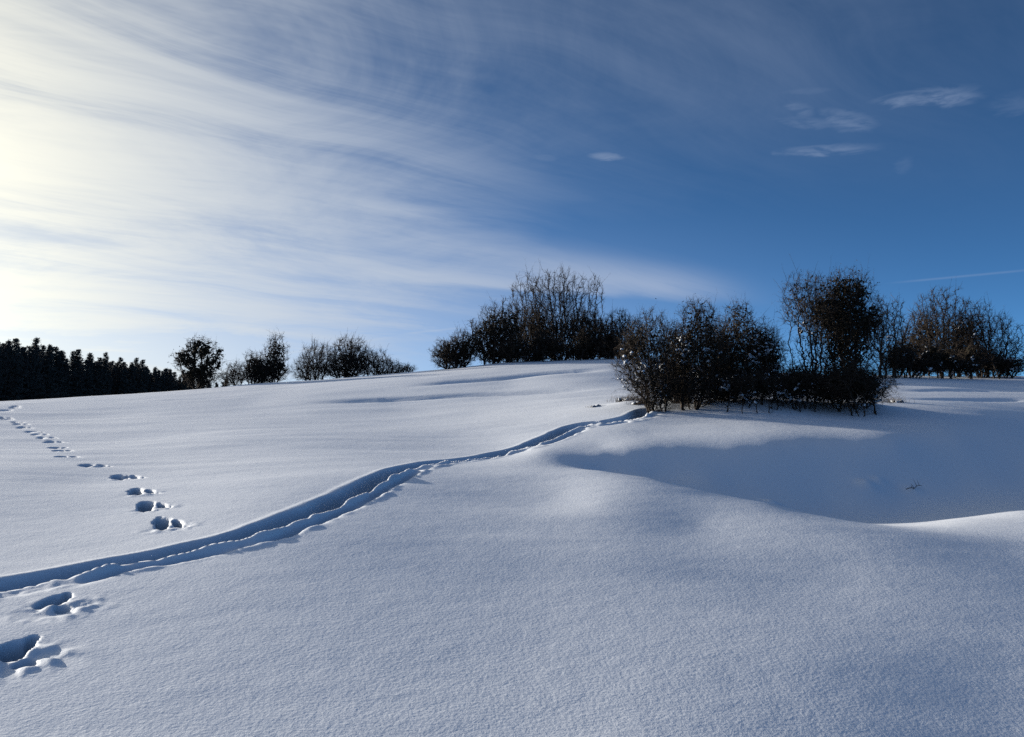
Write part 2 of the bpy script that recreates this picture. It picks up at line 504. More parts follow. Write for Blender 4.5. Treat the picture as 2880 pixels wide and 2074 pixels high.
MOUNDS = [(772, 503, .16, .06), (868, 486, .22, .09), (880, 483, .16, .06), (912, 492, .20, .05),
          (672, 407, .6, .12), (704, 407.5, .7, .18), (735, 407.5, .8, .20), (766, 407.5, .8, .24), (800, 408, .9, .24), (838, 408.5, .9, .20), (872, 409, .8, .16), (632, 404, .8, .12)]
TERRACES = [([(300, 404), (400, 399.5), (480, 396), (560, 392), (622, 389)], .16, .8),
            ([(400, 388), (450, 383), (520, 378), (575, 374), (620, 371)], .24, 1.1),
            ([(540, 401), (585, 396), (640, 393)], .12, .6),
            ([(110, 404), (170, 400), (260, 398)], .06, .8),
            ([(895, 392), (950, 391), (1040, 393)], .16, .9), ([(895, 399), (960, 399), (1040, 400)], .14, .8),
            ([(880, 384), (950, 383), (1040, 385)], .12, .8)]


def ground_z(x, y):
    x, y = np.atleast_1d(np.asarray(x, float)), np.atleast_1d(np.asarray(y, float))
    z = ground_base(x, y) + drifts(x, y) + trail_relief(x, y) + print_relief(x, y) + near_mounds(x, y)
    for t in TERRACES: z = z + terrace(x, y, *t)
    return z


def gz(x, y):
    return float(ground_z([x], [y])[0])


def mesh_from(name, verts, faces_flat, face_sizes, mat=None, smooth=True):
    me = bpy.data.meshes.new(name)
    v = np.ascontiguousarray(verts, np.float32); f = np.ascontiguousarray(faces_flat, np.int32)
    me.vertices.add(len(v)); me.vertices.foreach_set('co', v.ravel())
    me.loops.add(len(f)); me.loops.foreach_set('vertex_index', f.ravel())
    sizes = np.asarray(face_sizes, np.int32)
    me.polygons.add(len(sizes))
    me.polygons.foreach_set('loop_start', np.concatenate([[0], np.cumsum(sizes)[:-1]]).astype(np.int32))
    me.update(calc_edges=True)
    me.polygons.foreach_set('use_smooth', np.full(len(sizes), smooth))
    if mat: me.materials.append(mat)
    return me


def snow_material(name='snow', grain=1.0):
    m = bpy.data.materials.new(name); m.use_nodes = True
    t = m.node_tree; e = Ex(t)
    b = t.nodes['Principled BSDF']
    tc = t.nodes.new('ShaderNodeTexCoord'); co = tc.outputs['Object']
    tone = e.noise(co, 0.35, 4, 0.6)
    t.links.new(e.mix(tone, (0.80, 0.85, 0.915), (0.86, 0.90, 0.945)), b.inputs['Base Color'])
    b.inputs['Roughness'].default_value = 0.65
    b.inputs['Specular IOR Level'].default_value = 0.20
    b.inputs['IOR'].default_value = 1.31
    crust = e.noise(co, 5.0, 3, 0.55, 0.2)
    lump = e.noise(co, 33.0, 3, 0.62)
    grit = e.noise(co, 95.0, 2, 0.6)
    h = e.add(e.add(e.mul(crust, 0.0055), e.mul(lump, 0.0038)), e.mul(grit, 0.0006))
    bump = t.nodes.new('ShaderNodeBump'); bump.inputs['Strength'].default_value = 1.0
    bump.inputs['Distance'].default_value = grain
    t.links.new(h, bump.inputs['Height'])
    t.links.new(bump.outputs[0], b.inputs['Normal'])
    return m


SNOW = snow_material()


def build_ground():
    fine = np.radians(np.linspace(-44, 44, 680))
    rest = np.radians(np.linspace(44, 316, 92)[1:-1])
    th = np.concatenate([fine, rest])
    r = np.concatenate([np.geomspace(.4, 3.6, 40)[:-1], np.geomspace(3.6, 30, 490)[:-1], np.geomspace(30, 110, 120)[:-1], np.geomspace(110, 6000, 70)])
    R, T = np.meshgrid(r, th, indexing='ij')
    x, y = (R * np.sin(T)).ravel(), (R * np.cos(T)).ravel()
    z = ground_z(x, y)
    n, k = len(r), len(th)
    i = np.arange(n - 1)[:, None] * k; j = np.arange(k)[None]; jn = (j + 1) % k
    q = np.stack([i + j, i + jn, i + k + jn, i + k + j], -1).reshape(-1, 4)[:, ::-1]
    v = np.vstack([np.stack([x, y, z], 1), [[0, 0, float(ground_z([0.], [0.])[0])]]])
    c = len(v) - 1
    cap = np.stack([np.full(k, c), jn[0], j[0]], 1)
    # winding: face up
    flat = np.concatenate([q.ravel(), cap.ravel()])
    sizes = np.concatenate([np.full(len(q), 4), np.full(k, 3)])
    me = mesh_from('snow_field', v, flat, sizes, SNOW)
    o = bpy.data.objects.new('snow_field', me); C.objects.link(o)
    o['kind'] = 'structure'
    o['label'] = 'undisturbed snow slope with a trodden trail and single footprints'
    if me.polygons[0].normal.z < 0: me.flip_normals()
    return o


snow_field = build_ground()

# ------------------------------------------------------------------ bushes and trees
def bark_material(name, dark, light, scale=9.0):
    m = bpy.data.materials.new(name); m.use_nodes = True
    t = m.node_tree; e = Ex(t); b = t.nodes['Principled BSDF']
    tc = t.nodes.new('ShaderNodeTexCoord')
    n = e.noise(tc.outputs['Object'], scale, 4, 0.65)
    t.links.new(e.mix(e.smooth(n, .35, .68), dark, light), b.inputs['Base Color'])
    b.inputs['Roughness'].default_value = .85
    b.inputs['Specular IOR Level'].default_value = .2
    bump = t.nodes.new('ShaderNodeBump'); bump.inputs['Distance'].default_value = .02
    t.links.new(n, bump.inputs['Height']); t.links.new(bump.outputs[0], b.inputs['Normal'])
    return m


BARK = bark_material('bark_dark', (.030, .024, .020), (.085, .068, .055))
TWIG = bark_material('twig_brown', (.030, .023, .018), (.080, .060, .046), 3.0)
TWIG_GREY = bark_material('twig_grey', (.060, .050, .043), (.14, .118, .10), 3.0)
LEAF = bark_material('dead_leaf', (.022, .021, .014), (.058, .044, .027), 2.0)
NEEDLE = bark_material('needles', (.048, .048, .040), (.12, .10, .085), .7)
STRAW = bark_material('straw', (.10, .075, .045), (.22, .17, .11), 6.0)
SNOW_LOAD = snow_material('snow_on_branches', .6)


def in_ellipsoids(r, ells, n):
    """n points through a union of ellipsoids (cx,cy,cz,rx,ry,rz)"""
    vol = np.array([e[3] * e[4] * e[5] for e in ells]) ** .8
    k = r.choice(len(ells), n, p=vol / vol.sum())
    d = r.normal(size=(n, 3)); d /= np.linalg.norm(d, axis=1)[:, None]
    rad = r.random(n) ** (1 / 2.3) * (1 + .10 * r.normal(size=n) * (d[:, 2] > -.2))
    E = np.array(ells)[k]
    return E[:, :3] + d * rad[:, None] * E[:, 3:6]


def colonise(r, ells, stems, n_attr, step, kill, up=.25, jitter=.22, iters=90):
    """branching by space colonisation: returns node positions and parents"""
    att = in_ellipsoids(r, ells, n_attr)
    att = att[att[:, 2] > .08]
    pos = [np.array(s, float) for s in stems]; par = [-1] * len(stems)
    # bare lower stems
    P = np.array(pos)
    near = np.full(len(att), 1e9); ni = np.zeros(len(att), int)
    def upd(lo):
        nonlocal near, ni
        if lo >= len(P): return
        d = np.linalg.norm(att[:, None] - P[None, lo:], axis=2)
        j = d.argmin(1); dm = d[np.arange(len(att)), j]
        m = dm < near
        near = np.where(m, dm, near); ni = np.where(m, j + lo, ni)
    upd(0)
    par = list(par)
    grown = {}
    for it in range(iters):
        if len(att) < 4: break
        lo = len(P)
        dirs = att - P[ni]; dirs /= np.linalg.norm(dirs, axis=1)[:, None] + 1e-9
        acc = np.zeros((len(P), 3)); np.add.at(acc, ni, dirs)
        act = np.unique(ni)
        v = acc[act]; v /= np.linalg.norm(v, axis=1)[:, None] + 1e-9
        v = v + r.normal(size=v.shape) * jitter; v[:, 2] += up
        v /= np.linalg.norm(v, axis=1)[:, None] + 1e-9
        new = P[act] + v * step
        # a node that keeps spawning in place is spent
        cnt = np.array([grown.get(a, 0) for a in act])
        ok = cnt < 5
        for a in act[ok]: grown[a] = grown.get(a, 0) + 1
        stuck = act[~ok]
        if ok.any():
            P = np.vstack([P, new[ok]]); par += list(act[ok])
        upd(lo)
        alive = near > kill
        if len(stuck): alive &= ~np.isin(ni, stuck)
        att, near, ni = att[alive], near[alive], ni[alive]
    return P, np.array(par)


def branch_radii(par, tip, power=2.3, rmax=.2):
    n = len(par); acc = np.zeros(n)
    for i in range(n - 1, -1, -1):
        if acc[i] == 0: acc[i] = tip ** power
        if par[i] >= 0: acc[par[i]] += acc[i]
    return np.minimum(acc ** (1 / power), rmax)


def tubes(a, b, ra, rb, sides):
    """prisms from a to b (n,3); cones where rb is 0"""
    n = len(a)
    if n == 0: return np.zeros((0, 3)), np.zeros(0, int), np.zeros(0, int)
    ax = b - a; ax /= np.linalg.norm(ax, axis=1)[:, None] + 1e-12
    ref = np.where(np.abs(ax[:, 2:3]) < .9, [[0, 0, 1.]], [[1., 0, 0]])
    u = np.cross(ax, ref); u /= np.linalg.norm(u, axis=1)[:, None]
    w = np.cross(ax, u)
    ang = np.arange(sides) * 2 * np.pi / sides
    ring = u[:, None] * np.cos(ang)[None, :, None] + w[:, None] * np.sin(ang)[None, :, None]
    va = a[:, None] + ring * ra[:, None, None]; vb = b[:, None] + ring * rb[:, None, None]
    v = np.concatenate([va, vb], 1).reshape(-1, 3)
    base = np.arange(n)[:, None] * 2 * sides
    k = np.arange(sides)[None]; kn = (k + 1) % sides
    f = np.stack([base + k, base + kn, base + sides + kn, base + sides + k], -1).reshape(-1)
    return v, f, np.full(n * sides, 4)


def cones(a, b, ra):
    n = len(a)
    if n == 0: return np.zeros((0, 3)), np.zeros(0, int), np.zeros(0, int)
    ax = b - a; ax /= np.linalg.norm(ax, axis=1)[:, None] + 1e-12
    ref = np.where(np.abs(ax[:, 2:3]) < .9, [[0, 0, 1.]], [[1., 0, 0]])
    u = np.cross(ax, ref); u /= np.linalg.norm(u, axis=1)[:, None]
    w = np.cross(ax, u)
    ang = np.arange(3) * 2 * np.pi / 3
    ring = u[:, None] * np.cos(ang)[None, :, None] + w[:, None] * np.sin(ang)[None, :, None]
    v = np.concatenate([a[:, None] + ring * ra[:, None, None], b[:, None]], 1).reshape(-1, 3)
    base = np.arange(n)[:, None] * 4
    f = (base[:, :, None] + np.array([[[0, 1, 3], [1, 2, 3], [2, 0, 3]]])).reshape(-1)
    return v, f, np.full(n * 3, 3)


def leaves(r, p, size, flat=.6):
    n = len(p)
    d = r.normal(size=(n, 3)); d[:, 2] *= flat; d /= np.linalg.norm(d, axis=1)[:, None]
    e2 = np.cross(d, r.normal(size=(n, 3))); e2 /= np.linalg.norm(e2, axis=1)[:, None]
    s = size * r.uniform(.6, 1.4, n)[:, None]
    v = np.stack([p - d * s, p + e2 * s * .45, p + d * s, p - e2 * s * .45], 1).reshape(-1, 3)
    f = np.arange(n * 4)
    return v, f, np.full(n, 4)


OCT_V = []; OCT_F = []
def _blob():
    for i in range(3):
        for j in range(6):
            lat = (-35, 10, 55)[i]; a = math.radians(60 * j + 30 * (i % 2)); l = math.radians(lat)
            OCT_V.append((math.cos(a) * math.cos(l), math.sin(a) * math.cos(l), math.sin(l)))
    OCT_V.append((0, 0, 1)); OCT_V.append((0, 0, -.7))
    for i in range(2):
        for j in range(6):
            OCT_F.append((i * 6 + j, i * 6 + (j + 1) % 6, i * 6 + 6 + (j + i % 2) % 6 if False else i * 6 + 6 + j))
            OCT_F.append((i * 6 + (j + 1) % 6, i * 6 + 6 + (j + 1) % 6, i * 6 + 6 + j))
    for j in range(6):
        OCT_F.append((12 + j, 12 + (j + 1) % 6, 18)); OCT_F.append((j, 19, (j + 1) % 6))
_blob()
OCT_V = np.array(OCT_V); OCT_F = np.array(OCT_F)


def blobs(r, p, axis, length, width, height):
    """rounded lumps of snow lying along branches"""
    n = len(p)
    ax = axis.copy(); ax /= np.linalg.norm(ax, axis=1)[:, None] + 1e-9
    side = np.cross(ax, [[0, 0, 1.]]); side /= np.linalg.norm(side, axis=1)[:, None] + 1e-9
    upv = np.cross(side, ax)
    base = OCT_V[None] * (1 + .22 * r.normal(size=(n, len(OCT_V), 1)))
    v = p[:, None] + base[..., 0:1] * ax[:, None] * length[:, None, None] + base[..., 1:2] * side[:, None] * width[:, None, None] + base[..., 2:3] * upv[:, None] * height[:, None, None]
    f = (np.arange(n)[:, None, None] * len(OCT_V) + OCT_F[None]).reshape(-1)
    return v.reshape(-1, 3), f, np.full(n * len(OCT_F), 3)


def merge(parts):
    vs_, fs, ss, off = [], [], [], 0
    for v, f, s in parts:
        vs_.append(v); fs.append(f + off); ss.append(s); off += len(v)
    return np.vstack(vs_), np.concatenate(fs), np.concatenate(ss)


def child(name, me, parent):
    o = bpy.data.objects.new(name, me); C.objects.link(o); o.parent = parent
    return o


def tag(o, label, cat, group=None):
    o['label'] = label; o['category'] = cat
    if group: o['group'] = group


def empty(name, loc):
    o = bpy.data.objects.new(name, None); C.objects.link(o)
    o.location = loc; o.empty_display_size = .3
    return o


LEAFK, WIDE = 1.35, 1.14


def make_plant(name, label, cat, col, row, dist, ells_px, n_attr=700, stems=5, spread=.25, step=None, up=.25, twigs=2.2,
               twig_len=.30, tip=.005, leaf=0, leaf_size=.035, snow=0.0, thick=.12, grey=False, seed=1, group=None, droop=0.0, sink=.12, stem_h=.0, shoots=.10, depth_ratio=.8):
    """a bush or tree whose crown fills ellipsoids given as (col, row, half width, half height) on its bearing at its distance"""
    r = np.random.default_rng(seed)
    z0 = row_z(dist, row)
    x0 = col_x(col, dist, z0)
    g = gz(x0, dist)
    base = Vector((x0, dist, g - sink))
    far = dist > 45
    m = dist / FPX                                            # metres per frame unit here
    ells = []
    for (c, rr, hw, hh) in ells_px:
        cz = row_z(dist, rr) - base.z
        cx = col_x(c, dist, cz + base.z) - x0
        dep = r.uniform(-.25, .25) * hw * m
        hw = hw * WIDE
        ells.append((cx, dep, cz, hw * m, hw * m * depth_ratio, hh * m))
    far = dist > 45
    n_attr = int(n_attr * (1.3 if far else 1.95)); shoots *= .7 if far else 1; leaf = int(leaf * LEAFK); leaf_size = leaf_size * .72; twigs = twigs * (.62 if far else .85)
    H = max(e[2] + e[5] for e in ells)
    st = step or max(.085, H / (40 if far else 46))
    stem_pts = [(r.normal() * spread, r.normal() * spread, 0.0) for _ in range(stems)]
    P, par = colonise(r, ells, stem_pts, n_attr, st, st * 1.35, up=up * .35, jitter=.36)
    # droop of thin outer branches
    rad = branch_radii(par, tip, 2.25, thick)
    i = np.nonzero(par >= 0)[0]
    a, b, ra, rb = P[par[i]], P[i], np.minimum(rad[par[i]], rad[i] * 1.35), rad[i]
    big = rb > tip * 3.2
    root = empty(name, base)
    tag(root, label, cat, group)
    org = np.arange(len(par))                                 # each stem with its own limbs is one part
    for k in range(len(par)):
        if par[k] >= 0: org[k] = org[par[k]]
    for s_ in range(stems):
        q = big & (org[i] == s_)
        if q.any(): child('trunk' if cat == 'tree' else 'stem', mesh_from('stem', *tubes(a[q], b[q], ra[q], rb[q], 5), BARK), root)
    thin = ~big
    crown = [tubes(a[thin], b[thin], ra[thin], rb[thin], 3)]
    # fine twigs
    src = i[rb < tip * 4.5]
    n = int(len(src) * twigs)
    if n:
        pick = r.choice(src, n)
        t = r.random(n)[:, None]
        p0 = P[par[pick]] * (1 - t) + P[pick] * t
        d0 = P[pick] - P[par[pick]]; d0 /= np.linalg.norm(d0, axis=1)[:, None] + 1e-9
        d = d0 * .9 + r.normal(size=(n, 3)) * .55; d[:, 2] += up * .6 - droop
        d /= np.linalg.norm(d, axis=1)[:, None]
        L = twig_len * r.uniform(.35, 1.25, n)
        mid = p0 + d * L[:, None] * .5
        d2 = d + r.normal(size=(n, 3)) * .28; d2[:, 2] += up * .5 - droop * .8
        d2 /= np.linalg.norm(d2, axis=1)[:, None]
        end = mid + d2 * L[:, None] * .5
        rt = tip * r.uniform(.55, .95, n)
        crown += [tubes(p0, mid, rt, rt * .75, 3), cones(mid, end, rt * .75)]
        # side sprigs
        q = r.random(n) < .7
        ds = d[q] + r.normal(size=(q.sum(), 3)) * .7; ds /= np.linalg.norm(ds, axis=1)[:, None]
        crown.append(cones(mid[q], mid[q] + ds * (L[q] * .45)[:, None], rt[q] * .6))
        tipsp = np.vstack([mid, end])
    else:
        tipsp = P[src]
    # low side growth that bends down into the snow
    low = np.nonzero(P[:, 2] < (1.1 if not far else 1.3))[0]
    if len(low) and H > 1.0:
        ns = 320 if not far else 160
        p0 = P[r.choice(low, ns)] + r.normal(size=(ns, 3)) * .05
        an = r.random(ns) * 6.283
        d = np.stack([np.cos(an), np.sin(an), r.uniform(-.1, .9, ns)], 1); d /= np.linalg.norm(d, axis=1)[:, None]
        L = r.uniform(.25, .75, ns) * (1 if not far else 1.5)
        mid = p0 + d * L[:, None] * .55; d[:, 2] -= .7; d /= np.linalg.norm(d, axis=1)[:, None]
        end = mid + d * L[:, None] * .55; end[:, 2] = np.maximum(end[:, 2], .16 + .1 * r.random(ns)); mid[:, 2] = np.maximum(mid[:, 2], .2)
        rt = tip * r.uniform(.7, 1.2, ns)
        crown += [tubes(p0, mid, rt, rt * .8, 3), cones(mid, end, rt * .8)]
        for rep_ in range(3):
            sd = d + r.normal(size=(ns, 3)) * .8; sd /= np.linalg.norm(sd, axis=1)[:, None]
            crown.append(cones(mid, mid + sd * (L * .5)[:, None], rt * .6))
    # long young shoots that break the outline
    ctr = P.mean(0)
    out_r = np.linalg.norm((P[i] - ctr) / (P.std(0) + 1e-6), axis=1)
    cand = i[(rb < tip * 2.0) & (out_r > np.quantile(out_r, .72)) & (P[i][:, 2] > .25 * H)]
    ns = int(len(cand) * shoots)
    if ns:
        pick = r.choice(cand, ns)
        p0 = P[pick]; d = P[pick] - P[par[pick]]; d /= np.linalg.norm(d, axis=1)[:, None] + 1e-9
        ov = p0 - ctr; ov /= np.linalg.norm(ov, axis=1)[:, None] + 1e-9
        d = d * .7 + ov * .5 + r.normal(size=(ns, 3)) * .3; d[:, 2] += up * 1.6 - droop
        d /= np.linalg.norm(d, axis=1)[:, None]
        L = (H * .020 + twig_len * .28) * r.uniform(.3, 1.6, ns) ** 1.4
        q0, rt = p0, tip * r.uniform(.7, 1.1, ns)
        for sgm in range(3):
            d = d + r.normal(size=(ns, 3)) * .14; d[:, 2] += .05 - droop * .3; d /= np.linalg.norm(d, axis=1)[:, None]
            q1 = q0 + d * L[:, None]
            crown.append(tubes(q0, q1, rt, rt * .72, 3) if sgm < 2 else cones(q0, q1, rt))
            for rep in range(2):
                sd = d + r.normal(size=(ns, 3)) * .6; sd /= np.linalg.norm(sd, axis=1)[:, None]
                mm = q0 + (q1 - q0) * r.random(ns)[:, None]
                crown.append(cones(mm, mm + sd * (L * r.uniform(.4, 1.0, ns))[:, None], rt * .6))
            q0, rt = q1, rt * .72
    cm = mesh_from('crown', *merge(crown), TWIG_GREY if grey else TWIG)
    crown_o = child('crown', cm, root); crown_o['kind'] = 'stuff'
    leaf = leaf or int(n_attr * .5)
    if leaf:
        nl = leaf // 2
        k = r.choice(len(tipsp), nl)
        lp = tipsp[k] + r.normal(size=(nl, 3)) * .05
        # the heart of the crown is thick with old leaf and small growth
        EE = np.array(ells)
        q = (((P[:, None] - EE[None, :, :3]) / EE[None, :, 3:6]) ** 2).sum(2).min(1) < .42
        inner = P[q] if q.any() else P
        ni_ = int(leaf * .7)
        ip = inner[r.integers(0, len(inner), ni_)] + r.normal(size=(ni_, 3)) * .10
        child('foliage', mesh_from('foliage', *merge([leaves(r, lp, leaf_size), leaves(r, ip, leaf_size * 2.3, 1.0)]), LEAF, False), crown_o)['kind'] = 'stuff'
    if snow > 0:
        d = P[i] - P[par[i]]; L = np.linalg.norm(d, axis=1)
        flat = np.abs(d[:, 2]) / (L + 1e-9)
        cand = i[(flat < .75)]
        # snow gathers in patches and lies along the tops of the branches
        low = P[P[:, 2] < .62 * H]
        pc = low[r.integers(0, len(low), max(3, int(70 * snow)))]
        nearp = np.min(np.linalg.norm(P[cand][:, None] - pc[None], axis=2), axis=1)
        cand = cand[r.random(len(cand)) < np.where(nearp < .05 * H + .10, .85, 0)]
        d = P[cand] - P[par[cand]]; L = np.linalg.norm(d, axis=1)
        mid = .5 * (P[cand] + P[par[cand]])
        w = (.046 if not far else .065) * r.uniform(.6, 1.3, len(cand)); mid = mid + np.array([0, 0, 1]) * (rad[cand] + w * .3)[:, None]
        child('snow_load', mesh_from('snow_load', *blobs(r, mid, d, L * .85, w, w * .8), SNOW_LOAD), crown_o)['kind'] = 'stuff'
    return root


NEAR = 'bushes along the near hedge'
GROVE = 'trees and bushes of the grove on the rise'
RIDGE = 'bushes on the skyline'
BACK = 'trees and bushes at the right behind the hedge'


def D(x, y, w, h):
    """outline measures taken on the 2268-wide print"""
    return (x / 2.2148, y / 2.2148, w / 2.2148, h / 2.2148)


def plant(name, label, cat, x, y, dist, ells, **k):
    make_plant(name, label, cat, x / 2.2148, y / 2.2148, dist, [D(*e) for e in ells], **k)


# near hedge, left to right
plant('hawthorn_bush', 'sprawling brown bush at the left end of the near hedge, beside the trail', 'bush', 1452, 905, 27.0,
      [(1440, 752, 50, 66), (1425, 805, 60, 72), (1448, 850, 52, 58), (1455, 878, 42, 36), (1400, 775, 30, 48)],
      n_attr=1500, stems=7, spread=.28, twigs=3.2, twig_len=.32, leaf=1800, snow=.10, seed=2, group=NEAR)
plant('hawthorn_bush', 'dark dense bush with a thick stem in the near hedge, right of the trail end', 'bush', 1538, 893, 27.2,
      [(1545, 730, 46, 72), (1555, 790, 62, 72), (1512, 800, 45, 66), (1540, 858, 62, 46)],
      n_attr=1700, stems=4, spread=.18, twigs=3.4, twig_len=.30, leaf=3200, snow=.10, thick=.13, seed=3, group=NEAR)
plant('hawthorn_bush', 'bush with snow-laden drooping boughs in the middle of the near hedge', 'bush', 1625, 888, 27.6,
      [(1637, 705, 34, 44), (1650, 760, 66, 62), (1695, 775, 46, 58), (1620, 810, 55, 55), (1635, 855, 72, 40)],
      n_attr=1800, stems=6, spread=.35, twigs=3.2, twig_len=.32, leaf=3200, snow=.34, droop=.25, seed=4, group=NEAR)
plant('bramble', 'low snow-covered brambles filling the dip in the near hedge', 'bramble', 1690, 888, 26.6,
      [(1660, 850, 60, 32), (1720, 862, 55, 26), (1770, 850, 40, 34)],
      n_attr=900, stems=14, spread=.7, twigs=2.2, twig_len=.3, snow=.40, up=.05, droop=.2, seed=5, group=NEAR, depth_ratio=.6)
plant('tall_thorn_tree', 'tall forked tree with a snowy foot, left of the dark round-topped tree', 'tree', 1795, 888, 27.6,
      [(1792, 652, 56, 52), (1776, 688, 46, 50), (1812, 700, 50, 60), (1800, 750, 42, 46), (1800, 805, 50, 46)],
      n_attr=1500, stems=2, spread=.14, twigs=3.0, twig_len=.30, leaf=700, snow=.05, thick=.11, seed=6, group=NEAR)
plant('tall_thorn_tree', 'dark round-topped tree with a dense crown, tallest in the near hedge', 'tree', 1868, 895, 27.8,
      [(1880, 652, 58, 60), (1862, 690, 72, 64), (1885, 720, 76, 66), (1872, 780, 58, 62), (1928, 700, 30, 46), (1875, 840, 60, 45)],
      n_attr=2300, stems=3, spread=.16, twigs=3.4, twig_len=.30, leaf=6500, leaf_size=.042, snow=.03, thick=.14, seed=7, group=NEAR)
plant('low_bush', 'low spreading bush with snow on it at the foot of the dark round-topped tree', 'bush', 1880, 905, 26.6,
      [(1880, 850, 78, 50), (1920, 865, 45, 36), (1830, 862, 50, 40)],
      n_attr=1500, stems=10, spread=.5, twigs=3.4, twig_len=.34, leaf=3000, snow=.15, up=.02, droop=.22, seed=8, group=NEAR)
plant('low_bush', 'small leafy bush under the forked tree in the near hedge', 'bush', 1775, 892, 26.8,
      [(1770, 845, 45, 38), (1740, 865, 28, 26)],
      n_attr=800, stems=8, spread=.35, twigs=2.8, twig_len=.3, leaf=1200, snow=.32, up=.05, droop=.2, seed=9, group=NEAR)

plant('hawthorn_bush', 'dark bush filling the gap behind the two leftmost bushes of the near hedge', 'bush', 1500, 895, 28.8,
      [(1497, 770, 42, 62), (1495, 830, 50, 55), (1500, 868, 45, 36)],
      n_attr=1200, stems=7, spread=.35, twigs=2.8, twig_len=.32, leaf=2600, snow=.03, seed=12, group=NEAR)
plant('hawthorn_bush', 'dark bush behind the drooping boughs, joining the thick-stemmed bush to them', 'bush', 1595, 890, 28.9,
      [(1595, 760, 44, 60), (1600, 825, 52, 55), (1600, 865, 50, 34)],
      n_attr=1200, stems=7, spread=.35, twigs=2.8, twig_len=.32, leaf=2600, snow=.03, seed=13, group=NEAR)
plant('hawthorn_bush', 'rounded dark bush at the right shoulder of the drooping boughs', 'bush', 1690, 888, 28.6,
      [(1695, 790, 46, 50), (1700, 840, 44, 44)],
      n_attr=900, stems=6, spread=.3, twigs=2.8, twig_len=.32, leaf=2200, snow=.12, droop=.2, seed=14, group=NEAR)

# behind on the right
plant('bare_tree', 'slim bare tree just right of the dark round-topped tree', 'tree', 1965, 825, 50,
      [(1970, 715, 36, 60), (1950, 740, 35, 60), (1975, 775, 45, 50)],
      n_attr=1000, stems=3, spread=.3, twigs=3.0, twig_len=.5, tip=.0115, seed=21, group=BACK, snow=.04)
plant('bare_tree', 'open fan-shaped bare tree standing alone at the right skyline', 'tree', 2085, 830, 55,
      [(2082, 690, 55, 56), (2055, 735, 52, 56), (2108, 725, 50, 56), (2080, 785, 60, 40)],
      n_attr=1300, stems=3, spread=.25, twigs=3.0, twig_len=.55, tip=.0115, up=.35, seed=22, group=BACK, snow=.03)
plant('bare_bush', 'wide bare bush leaning out at the right edge', 'bush', 2175, 832, 54,
      [(2160, 715, 40, 56), (2190, 750, 62, 62), (2225, 775, 46, 48), (2130, 770, 45, 50), (2180, 800, 70, 32)],
      n_attr=1500, stems=8, spread=.6, twigs=3.0, twig_len=.55, tip=.0115, up=.28, seed=23, group=BACK, snow=.03)
plant('snowy_bush', 'low dark bush with a snow cap behind the hedge, below the slim bare tree', 'bush', 2005, 828, 51,
      [(1995, 795, 36, 36), (2040, 810, 32, 20), (2065, 790, 22, 34)],
      n_attr=800, stems=10, spread=.8, twigs=3.0, twig_len=.45, tip=.0115, leaf=2200, leaf_size=.06, snow=.22, up=.05, seed=24, group=BACK)
plant('snowy_bush', 'low snow-dusted bush below the fan-shaped bare tree', 'bush', 2095, 832, 52,
      [(2085, 800, 32, 30), (2125, 812, 34, 18), (2150, 795, 26, 34)],
      n_attr=800, stems=10, spread=.8, twigs=3.0, twig_len=.45, tip=.0115, leaf=1600, leaf_size=.06, snow=.30, up=.05, seed=25, group=BACK)
plant('snowy_bush', 'low snow-dusted bush at the foot of the wide bare bush, right edge', 'bush', 2200, 833, 53,
      [(2190, 800, 34, 32), (2230, 812, 34, 22)],
      n_attr=700, stems=10, spread=.8, twigs=3.0, twig_len=.45, tip=.0115, leaf=900, leaf_size=.06, snow=.25, up=.08, seed=26, group=BACK)

plant('bare_bush', 'dense dark bush in the gap left of the fan-shaped bare tree', 'bush', 2030, 828, 57,
      [(2025, 770, 42, 55), (2050, 740, 36, 60)],
      n_attr=900, stems=8, spread=.6, twigs=2.8, twig_len=.5, tip=.0115, leaf=1500, leaf_size=.06, up=.25, seed=27, group=BACK)
plant('bare_bush', 'dense dark bush between the fan-shaped bare tree and the right-edge bush', 'bush', 2130, 830, 58,
      [(2125, 765, 48, 60), (2150, 750, 40, 62)],
      n_attr=900, stems=8, spread=.6, twigs=2.8, twig_len=.5, tip=.0115, leaf=1500, leaf_size=.06, up=.25, seed=28, group=BACK)

# grove on the rise
plant('round_bush', 'small rounded bush at the left foot of the grove', 'bush', 1000, 822, 60,
      [(1000, 785, 42, 38), (1030, 770, 30, 40)],
      n_attr=900, stems=8, spread=.5, twigs=3.0, twig_len=.5, tip=.012, leaf=1800, leaf_size=.06, snow=.02, seed=31, group=GROVE)
plant('round_bush', 'dark dense bush on the left flank of the grove', 'bush', 1105, 812, 60,
      [(1095, 740, 48, 62), (1120, 725, 40, 62), (1072, 750, 34, 52), (1100, 785, 45, 30)],
      n_attr=1500, stems=8, spread=.5, twigs=3.0, twig_len=.5, tip=.012, leaf=3600, leaf_size=.065, seed=32, group=GROVE)
plant('bare_tree', 'bare multi-stemmed tree rising behind the dark bush on the left of the grove', 'tree', 1175, 802, 62,
      [(1172, 665, 44, 62), (1162, 720, 50, 60), (1165, 770, 45, 35)],
      n_attr=1100, stems=5, spread=.4, twigs=2.6, twig_len=.55, tip=.012, up=.45, seed=33, group=GROVE)
plant('bare_tree', 'tallest bare tree, fan-shaped, in the middle of the grove', 'tree', 1240, 800, 61,
      [(1240, 650, 60, 54), (1225, 695, 58, 62), (1262, 695, 45, 62), (1240, 760, 50, 40)],
      n_attr=1500, stems=6, spread=.45, twigs=2.6, twig_len=.6, tip=.012, up=.5, seed=34, group=GROVE)
